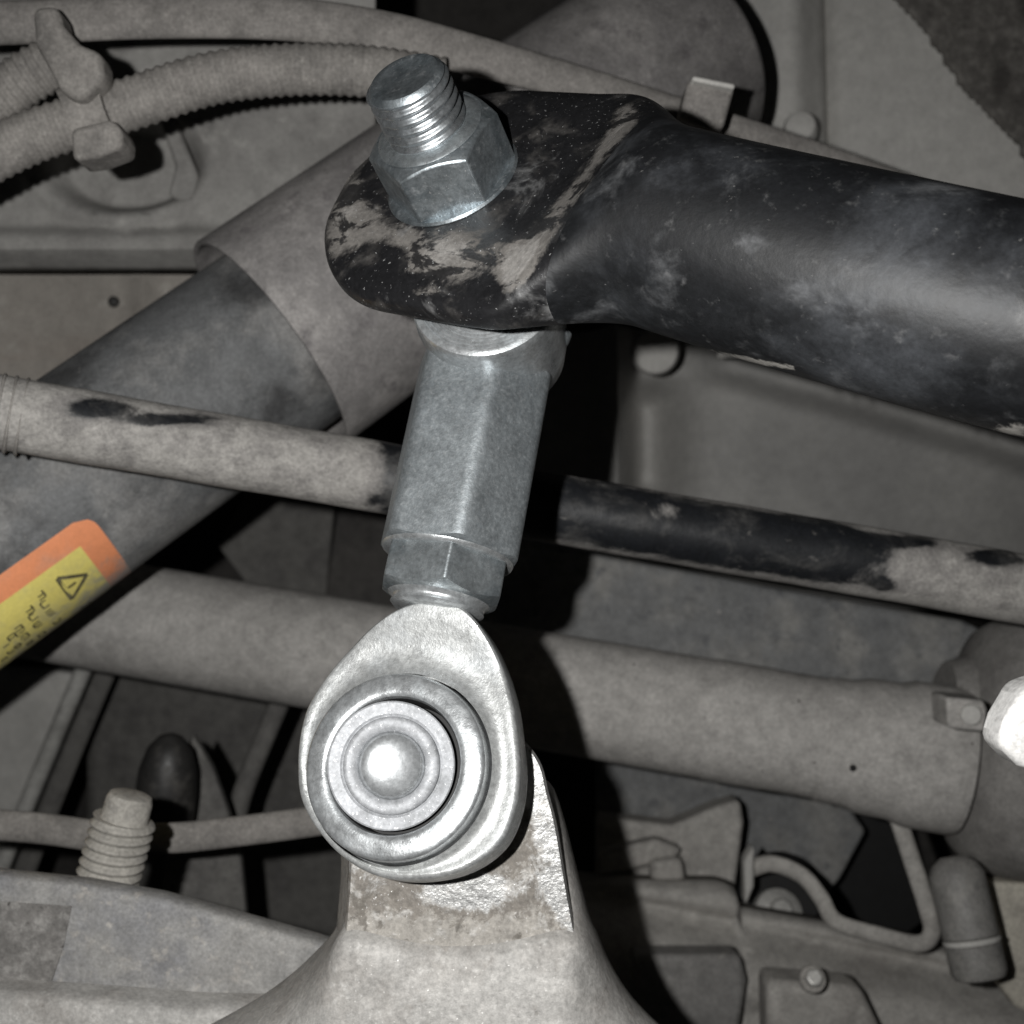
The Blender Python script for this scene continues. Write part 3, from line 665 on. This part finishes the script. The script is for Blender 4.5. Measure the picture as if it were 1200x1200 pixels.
# rod end housing: tear-drop
def L2(a, b, z): return CL+side*a+upv*b+nrm*z
egg = [(348, 905), (350, 866), (359, 830), (377, 799), (403, 767), (437, 737), (478, 715), (516, 709), (548, 718), (572, 746), (589, 782), (600, 820), (606, 862), (609, 905), (603, 950), (583, 991), (542, 1020), (490, 1031), (440, 1026), (398, 1002), (368, 968), (352, 936)]
eggp = []
for q in catmull([(a_, b_, 0) for a_, b_ in egg], 6, closed=True):
    o_ = Vector((0, -DIST, 0)); dr = P(q.x, q.y, 0)-o_; pc = CL+nrm*2
    w_ = o_+dr*((pc-o_).dot(nrm)/dr.dot(nrm))-pc; eggp.append((w_.dot(side), w_.dot(upv)))
def egg_ring(z, mixc, inset):
    """outline pulled in by inset (mm) and blended towards the race circle"""
    r = []
    for a_, b_ in eggp:
        L_ = math.hypot(a_, b_); k = (L_-inset)/L_; cr = 15.7*KE/L_; k = k*(1-mixc)+cr*mixc
        neck = smooth01(19, 30, b_*k)
        r.append(L2(a_*k, b_*k, z+(neck*3.2*smooth01(-6, 2, z))))
    return r
he = finish('rod_end', G().loft([egg_ring(-7, 0, 2.2), egg_ring(-6.7, 0, 1.0), egg_ring(-5.8, 0, .2), egg_ring(-4.5, 0, 0), egg_ring(1.0, 0, 0), egg_ring(1.7, 0, .15), egg_ring(2.1, 0, .5), egg_ring(2.2, 0, 1.0), egg_ring(2.0, .25, .9), egg_ring(1.9, .5, .9), egg_ring(2.1, .75, .5), egg_ring(2.9, .93, .3), egg_ring(3.5, 1, 0)], cap1=False), M['zinc_dull'], link, ang=40)
g = G().lathe(CL, nrm, [(r*KE, z) for r, z in [(15.5, 2.0), (15.35, 3.4), (15.2, 4.6), (15.15, 6.0), (15.0, 6.4), (14.7, 6.65), (14.2, 6.8), (13.2, 7.0), (12.2, 7.1), (11.6, 7.0), (11.25, 6.7), (11.0, 5.8), (10.95, -1), (8, -2)]], 140, cap0=False, cap1=False)
finish('race', g, M['zinc_bright'], he, ang=32)
mrm = D(.15, .17, .97)
CB = P(459, 897, (CL+nrm*7.6).y-.2)-mrm*8.9
finish('gap_shade', G().lathe(CL, nrm, [(r*KE, z) for r, z in [(11.0, 5.9), (10.9, 5.7), (10.8, 0), (1, 0)]], 72, cap0=False), M['black_hole'], he)  # black ring paints the shade into the gap round the ball
g = G().lathe(CB, mrm, [(9.0, -1), (9.4, 2), (9.6, 6.6), (10.6, 7.6), (11.0, 8.3), (10.95, 8.7), (10.7, 8.9), (8.8, 8.95), (8.4, 8.7), (8.2, 8.8)], 110, cap0=True, cap1=True)
finish('ball', g, M['pin'], he, ang=32)
# lower pin
t = thing('lower_pin', 'domed steel pin with a rounded collar in the centre of the rod end', 'pin', CB+mrm*7)
g = G().lathe(CB, mrm, [(8.25, 8.4), (8.3, 9.2), (8.1, 9.65), (7.6, 9.85), (6.7, 9.8), (6.1, 9.55), (5.8, 9.2), (5.7, 8.9)], 90)
finish('collar', g, M['pin'], t, ang=50)
prof = [(5.72, 8.7), (5.7, 9.3), (5.45, 9.6)]+[(5.4*math.cos(k*PI/2/9), 9.6+1.35*math.sin(k*PI/2/9)) for k in range(1, 10)]
finish('domed_end', G().lathe(CB, mrm, prof, 72), M['dome'], t, ang=50)

# shank, jam nut, sleeve
CS = lambda k: CL+upv*k
xs, ys, _ = frame(upv, nrm)
finish('shank', G().lathe(CL, upv, [(3.0, 30.6), (5.0, 30.8), (6.2, 31.2), (6.4, 32.5), (6.4, 44)], 48), M['zinc_bright'], he, ang=60)
def hexbar(z0, z1, af, rc, rot, ch0, ch1, narc=6, extra=()):
    """rounded hexagonal bar; ch0/ch1: end chamfers"""
    rc_pts = []
    R = af/2/math.cos(PI/6)
    for j in range(6):
        a = rot+j*PI/3
        c = Vector((math.cos(a), math.sin(a)))*(R-rc/math.cos(PI/6))
        for k in range(narc):
            b = a-PI/6+PI/3*k/(narc-1); rc_pts.append(c+Vector((math.cos(b), math.sin(b)))*rc)
    return rc_pts
def bar_rings(z0, z1, af, rc, rot, c0, c1):
    pts = hexbar(z0, z1, af, rc, rot, c0, c1); Rm = max(p.length for p in pts); out = []
    # densify
    dn = []
    for i in range(len(pts)):
        a, b = pts[i], pts[(i+1) % len(pts)]
        m = 6 if (b-a).length > 2 else 1
        dn += [a+(b-a)*k/m for k in range(m)]
    def ring(zf, lim): return [CL+upv*zf(p.length)+(xs*p.x+ys*p.y)*min(1, lim/p.length) for p in dn]
    rim = af/2
    def cz(p, z, s, c): return z
    out.append([CL+upv*z0+(xs*p.x+ys*p.y)*min(1, (rim*.93)/p.length) for p in dn])
    out.append([CL+upv*(z0+max(0, (p.length-rim*.93))*c0)+(xs*p.x+ys*p.y) for p in dn])
    out.append([CL+upv*(z0+max(0, (p.length-rim*.93))*c0+.5)+(xs*p.x+ys*p.y)*1.004 for p in dn])
    out.append([CL+upv*(z1-max(0, (p.length-rim*.93))*c1)+(xs*p.x+ys*p.y) for p in dn])
    out.append([CL+upv*z1+(xs*p.x+ys*p.y)*min(1, (rim*.93)/p.length) for p in dn])
    return out
camd = (Vector((0, -DIST, 0))-CS(60)); ca = math.atan2(camd.dot(ys), camd.dot(xs))
# find which sign moves a corner to the right in the picture
sgnr = 1 if (xs*(-math.sin(ca))+ys*math.cos(ca)).x > 0 else -1
rot_s = ca+sgnr*.12; rot_n = ca+sgnr*.02
sl_ = finish('sleeve', G().loft(bar_rings(39.9, 79, 24.6, 3.4, rot_s, .5, .3)), M['zinc'], link, ang=32)
finish('sleeve_rim', G().lathe(CL, upv, [(10.6, 39.5), (11.7, 39.45), (12.3, 39.75), (12.5, 40.3), (11.4, 40.5)], 80, cap0=True), M['zinc_bright'], sl_, ang=50)
nut = finish('jam_nut', G().loft(bar_rings(31.6, 40.4, 21.4, .8, rot_n, .6, .4)), M['zinc_mid'], link, ang=32)
finish('nut_chamfer', G().lathe(CL, upv, [(3.0, 29.2), (6.6, 29.1), (8.2, 29.3), (8.8, 29.9), (8.6, 30.5), (8.8, 31.0), (9.8, 31.7), (9.6, 32.6)], 64), M['zinc_bright'], nut, ang=50)
# upper joint: turned cup with concentric grooves
un = D(-.15, .45, .88)
CC = P(568, 343, 14.5)
prof = [(10.0, -25), (12.6, -22), (13.8, -16), (14.1, -2.0), (14.2, -1.2), (13.9, -.4), (13.3, -.1)]
for k in range(7):
    r = 13.0-k*.82; prof += [(r, 0), (r-.30, .05), (r-.42, -.38), (r-.60, -.34)]
prof += [(7.0, -.4), (6.8, .6), (6.0, .6)]
finish('upper_joint', G().lathe(CC, un, prof, 120, cap0=True), M['zinc_bright'], link, ang=30)
# neck from sleeve to cup
rings = []
for k in range(9):
    s = k/8; w = 12.0+4.0*smooth01(.2, 1, s); th = 11.6-3.6*smooth01(.3, 1, s)
    rings.append([CL+upv*(78+10*s)+(side*math.cos(a)*w+nrm*math.sin(a)*th) for a in (2*PI*j/48 for j in range(48))])
finish('neck', G().loft(rings), M['zinc'], link, ang=60)

# ------------------------------------------------------------------ stabiliser bar with flattened end, nut and bolt
b = D(-.34, .58, .74)
CP = CU+b*25.2                                                    # centre of the paddle's thickness
half = 4.6
e0 = P(1200, 378, -32)-CP; e0 = (e0-b*e0.dot(b)).normalized()
Pe = CP+e0*30; Pf = P(1600, 462, -46)
ctrl = [CP-e0*60, CP-e0*26, CP, CP+e0*15, CP+e0*30]+[Pe+(Pf-Pe)*k+Vector((0, -5, -2.3))*math.sin(PI*k) for k in (.22, .48, .74, 1)]
bp = catmull(ctrl[1:], 26)
arc = [0]
for i in range(1, len(bp)): arc.append(arc[-1]+(bp[i]-bp[i-1]).length)
i0 = min(range(len(bp)), key=lambda i: (bp[i]-CP).length); a0 = arc[i0]
Rbar, PW = 16.9, 28.6
def section(s):
    """half-width across, half-thickness, squareness at distance s beyond the hole"""
    k = smooth01(22, 44, s)
    w = PW*(1-k)+Rbar*k; h = half*(1-k)+Rbar*k; q = 3.2*(1-k)+2.0*k
    return w, h, q
rings_p, rings_b = [], []
NS = 120
def ring_at(c, tg, w, h, q):
    wd = b.cross(tg).normalized(); bn = tg.cross(wd).normalized(); r = []
    for j in range(NS):
        a = 2*PI*j/NS; ca_, sa_ = math.cos(a), math.sin(a)
        r.append(c+wd*w*math.copysign(abs(ca_)**(2/q), ca_)+bn*h*math.copysign(abs(sa_)**(2/q), sa_))
    return r
endR = 26.8
ss = [-endR+endR*(1-math.cos(k*PI/2/24)) for k in range(25)]      # rounded end
for s in ss:
    w = math.sqrt(max(.0, endR**2-s*s))*PW/endR
    h = half*min(1, .55+.45*smooth01(0, 5, s+endR)); rings_p.append(ring_at(CP+e0*s, e0, max(w, 1.5), h, 3.2))
last = None
for i in range(i0+1, len(bp)):
    s = arc[i]-a0; tg = (bp[min(i+1, len(bp)-1)]-bp[i-1]).normalized()
    w, h, q = section(s); ring = ring_at(bp[i], tg, w, h, q)
    if s <= 34: rings_p.append(ring); last = ring
    else:
        if not rings_b: rings_b.append(last)
        rings_b.append(ring)
bar = thing('stabilizer_bar', 'thick black stabilizer bar with a flattened scuffed end, coming from the right', 'stabilizer bar', CP)
fe = finish('flattened_end', G().loft(rings_p, cap1=False), M['black_scuff'], bar, ang=60)
def enddirt(px, py, p):
    dd = .70*max(0, 1-seg_d(px, py, 600, 325, 735, 135)/30)+.60*gs(px, py, 405, 240, 40, 80)+.74*gs(px, py, 525, 298, 62, 38)+.3*gs(px, py, 450, 280, 50, 40)+.28*gs(px, py, 600, 290, 26, 36)+.4*gs(px, py, 480, 345, 60, 8)
    dd -= .8*gs(px, py, 640, 160, 40, 60)+.6*gs(px, py, 450, 300, 26, 14)+.7*smooth01(335, 365, py-(px-480)*.12)
    return dd
attribute(fe, 'dust', enddirt)
bt = finish('bar_tube', G().loft(rings_b, cap0=False), M['black_paint'], bar, ang=60)
attribute(bt, 'dust', lambda px, py, p: .9*max(0, 1-seg_d(px, py, 690, 384, 930, 432)/10)+.8*gs(px, py, 1180, 505, 40, 16)+.55*gs(px, py, 1185, 255, 34, 10)+.35*gs(px, py, 760, 260, 40, 60))
# spacer collar under the paddle
finish('spacer', G().lathe(CU, b, [(7.0, 6), (7.0, 14), (8.0, 18), (8.4, 20.4), (7, 20.5)], 48), M['zinc_bright'], link, ang=40)
TOP = CP+b*half
x, y, a = frame(b)
t = thing('flange_nut', 'zinc plated hex nut on top of the black bar\'s flattened end', 'nut', TOP)
def nut_rings(c, af, z0, z1, rot):
    pts = []
    R = af/2/math.cos(PI/6)
    for j in range(6):
        p, q = (Vector((math.cos(rot+(j+k)*PI/3), math.sin(rot+(j+k)*PI/3)))*R for k in (0, 1))
        pts += [p+(q-p)*k/8 for k in range(8)]
    rim = af/2*.95; out = []
    out.append([c+a*z0+(x*p.x+y*p.y)*min(1, (rim*1.02)/p.length) for p in pts])
    out.append([c+a*(z0+max(0, p.length-rim*1.02)*.45)+(x*p.x+y*p.y) for p in pts])
    out.append([c+a*(z1-max(0, p.length-rim)*.62)+(x*p.x+y*p.y) for p in pts])
    out.append([c+a*z1+(x*p.x+y*p.y)*min(1, rim/p.length) for p in pts])
    return out
cdir = (Vector((0, -DIST, 0))-TOP); cdir -= a*cdir.dot(a); rc_ = math.atan2(cdir.dot(y), cdir.dot(x))
nb = finish('nut_body', G().loft(nut_rings(TOP, 21.6, -.4, 11.0, rc_+PI/6-.24)), M['zinc_dark'], t, ang=30, bevel=.3)
finish('nut_collar', G().lathe(TOP, b, [(10.0, 10.8), (9.7, 11.2), (8.8, 11.6), (8.2, 11.8), (7.2, 11.8)], 64), M['zinc_mid'], nb, ang=40)
finish('washer', G().lathe(TOP, b, [(12.6, -.6), (12.8, .1), (12.4, .5), (8, .6)], 72), M['zinc_dark'], t, ang=40)
t = thing('upper_bolt', 'bright threaded bolt end sticking out of the upper nut', 'bolt', TOP+b*14)
g = G().thread(TOP, b, 7.5, 6.75, -8, 21.2, 1.9, 64)
finish('thread', g, M['steel_thread'], t, ang=60)
finish('bolt_tip', G().lathe(TOP, b, [(7.1, 21.1), (6.8, 21.6), (6.2, 22.2), (5.4, 22.3), (5.0, 22.2), (4.6, 22.05), (1, 22.0)], 56), M['zinc_dark'], t, ang=25)
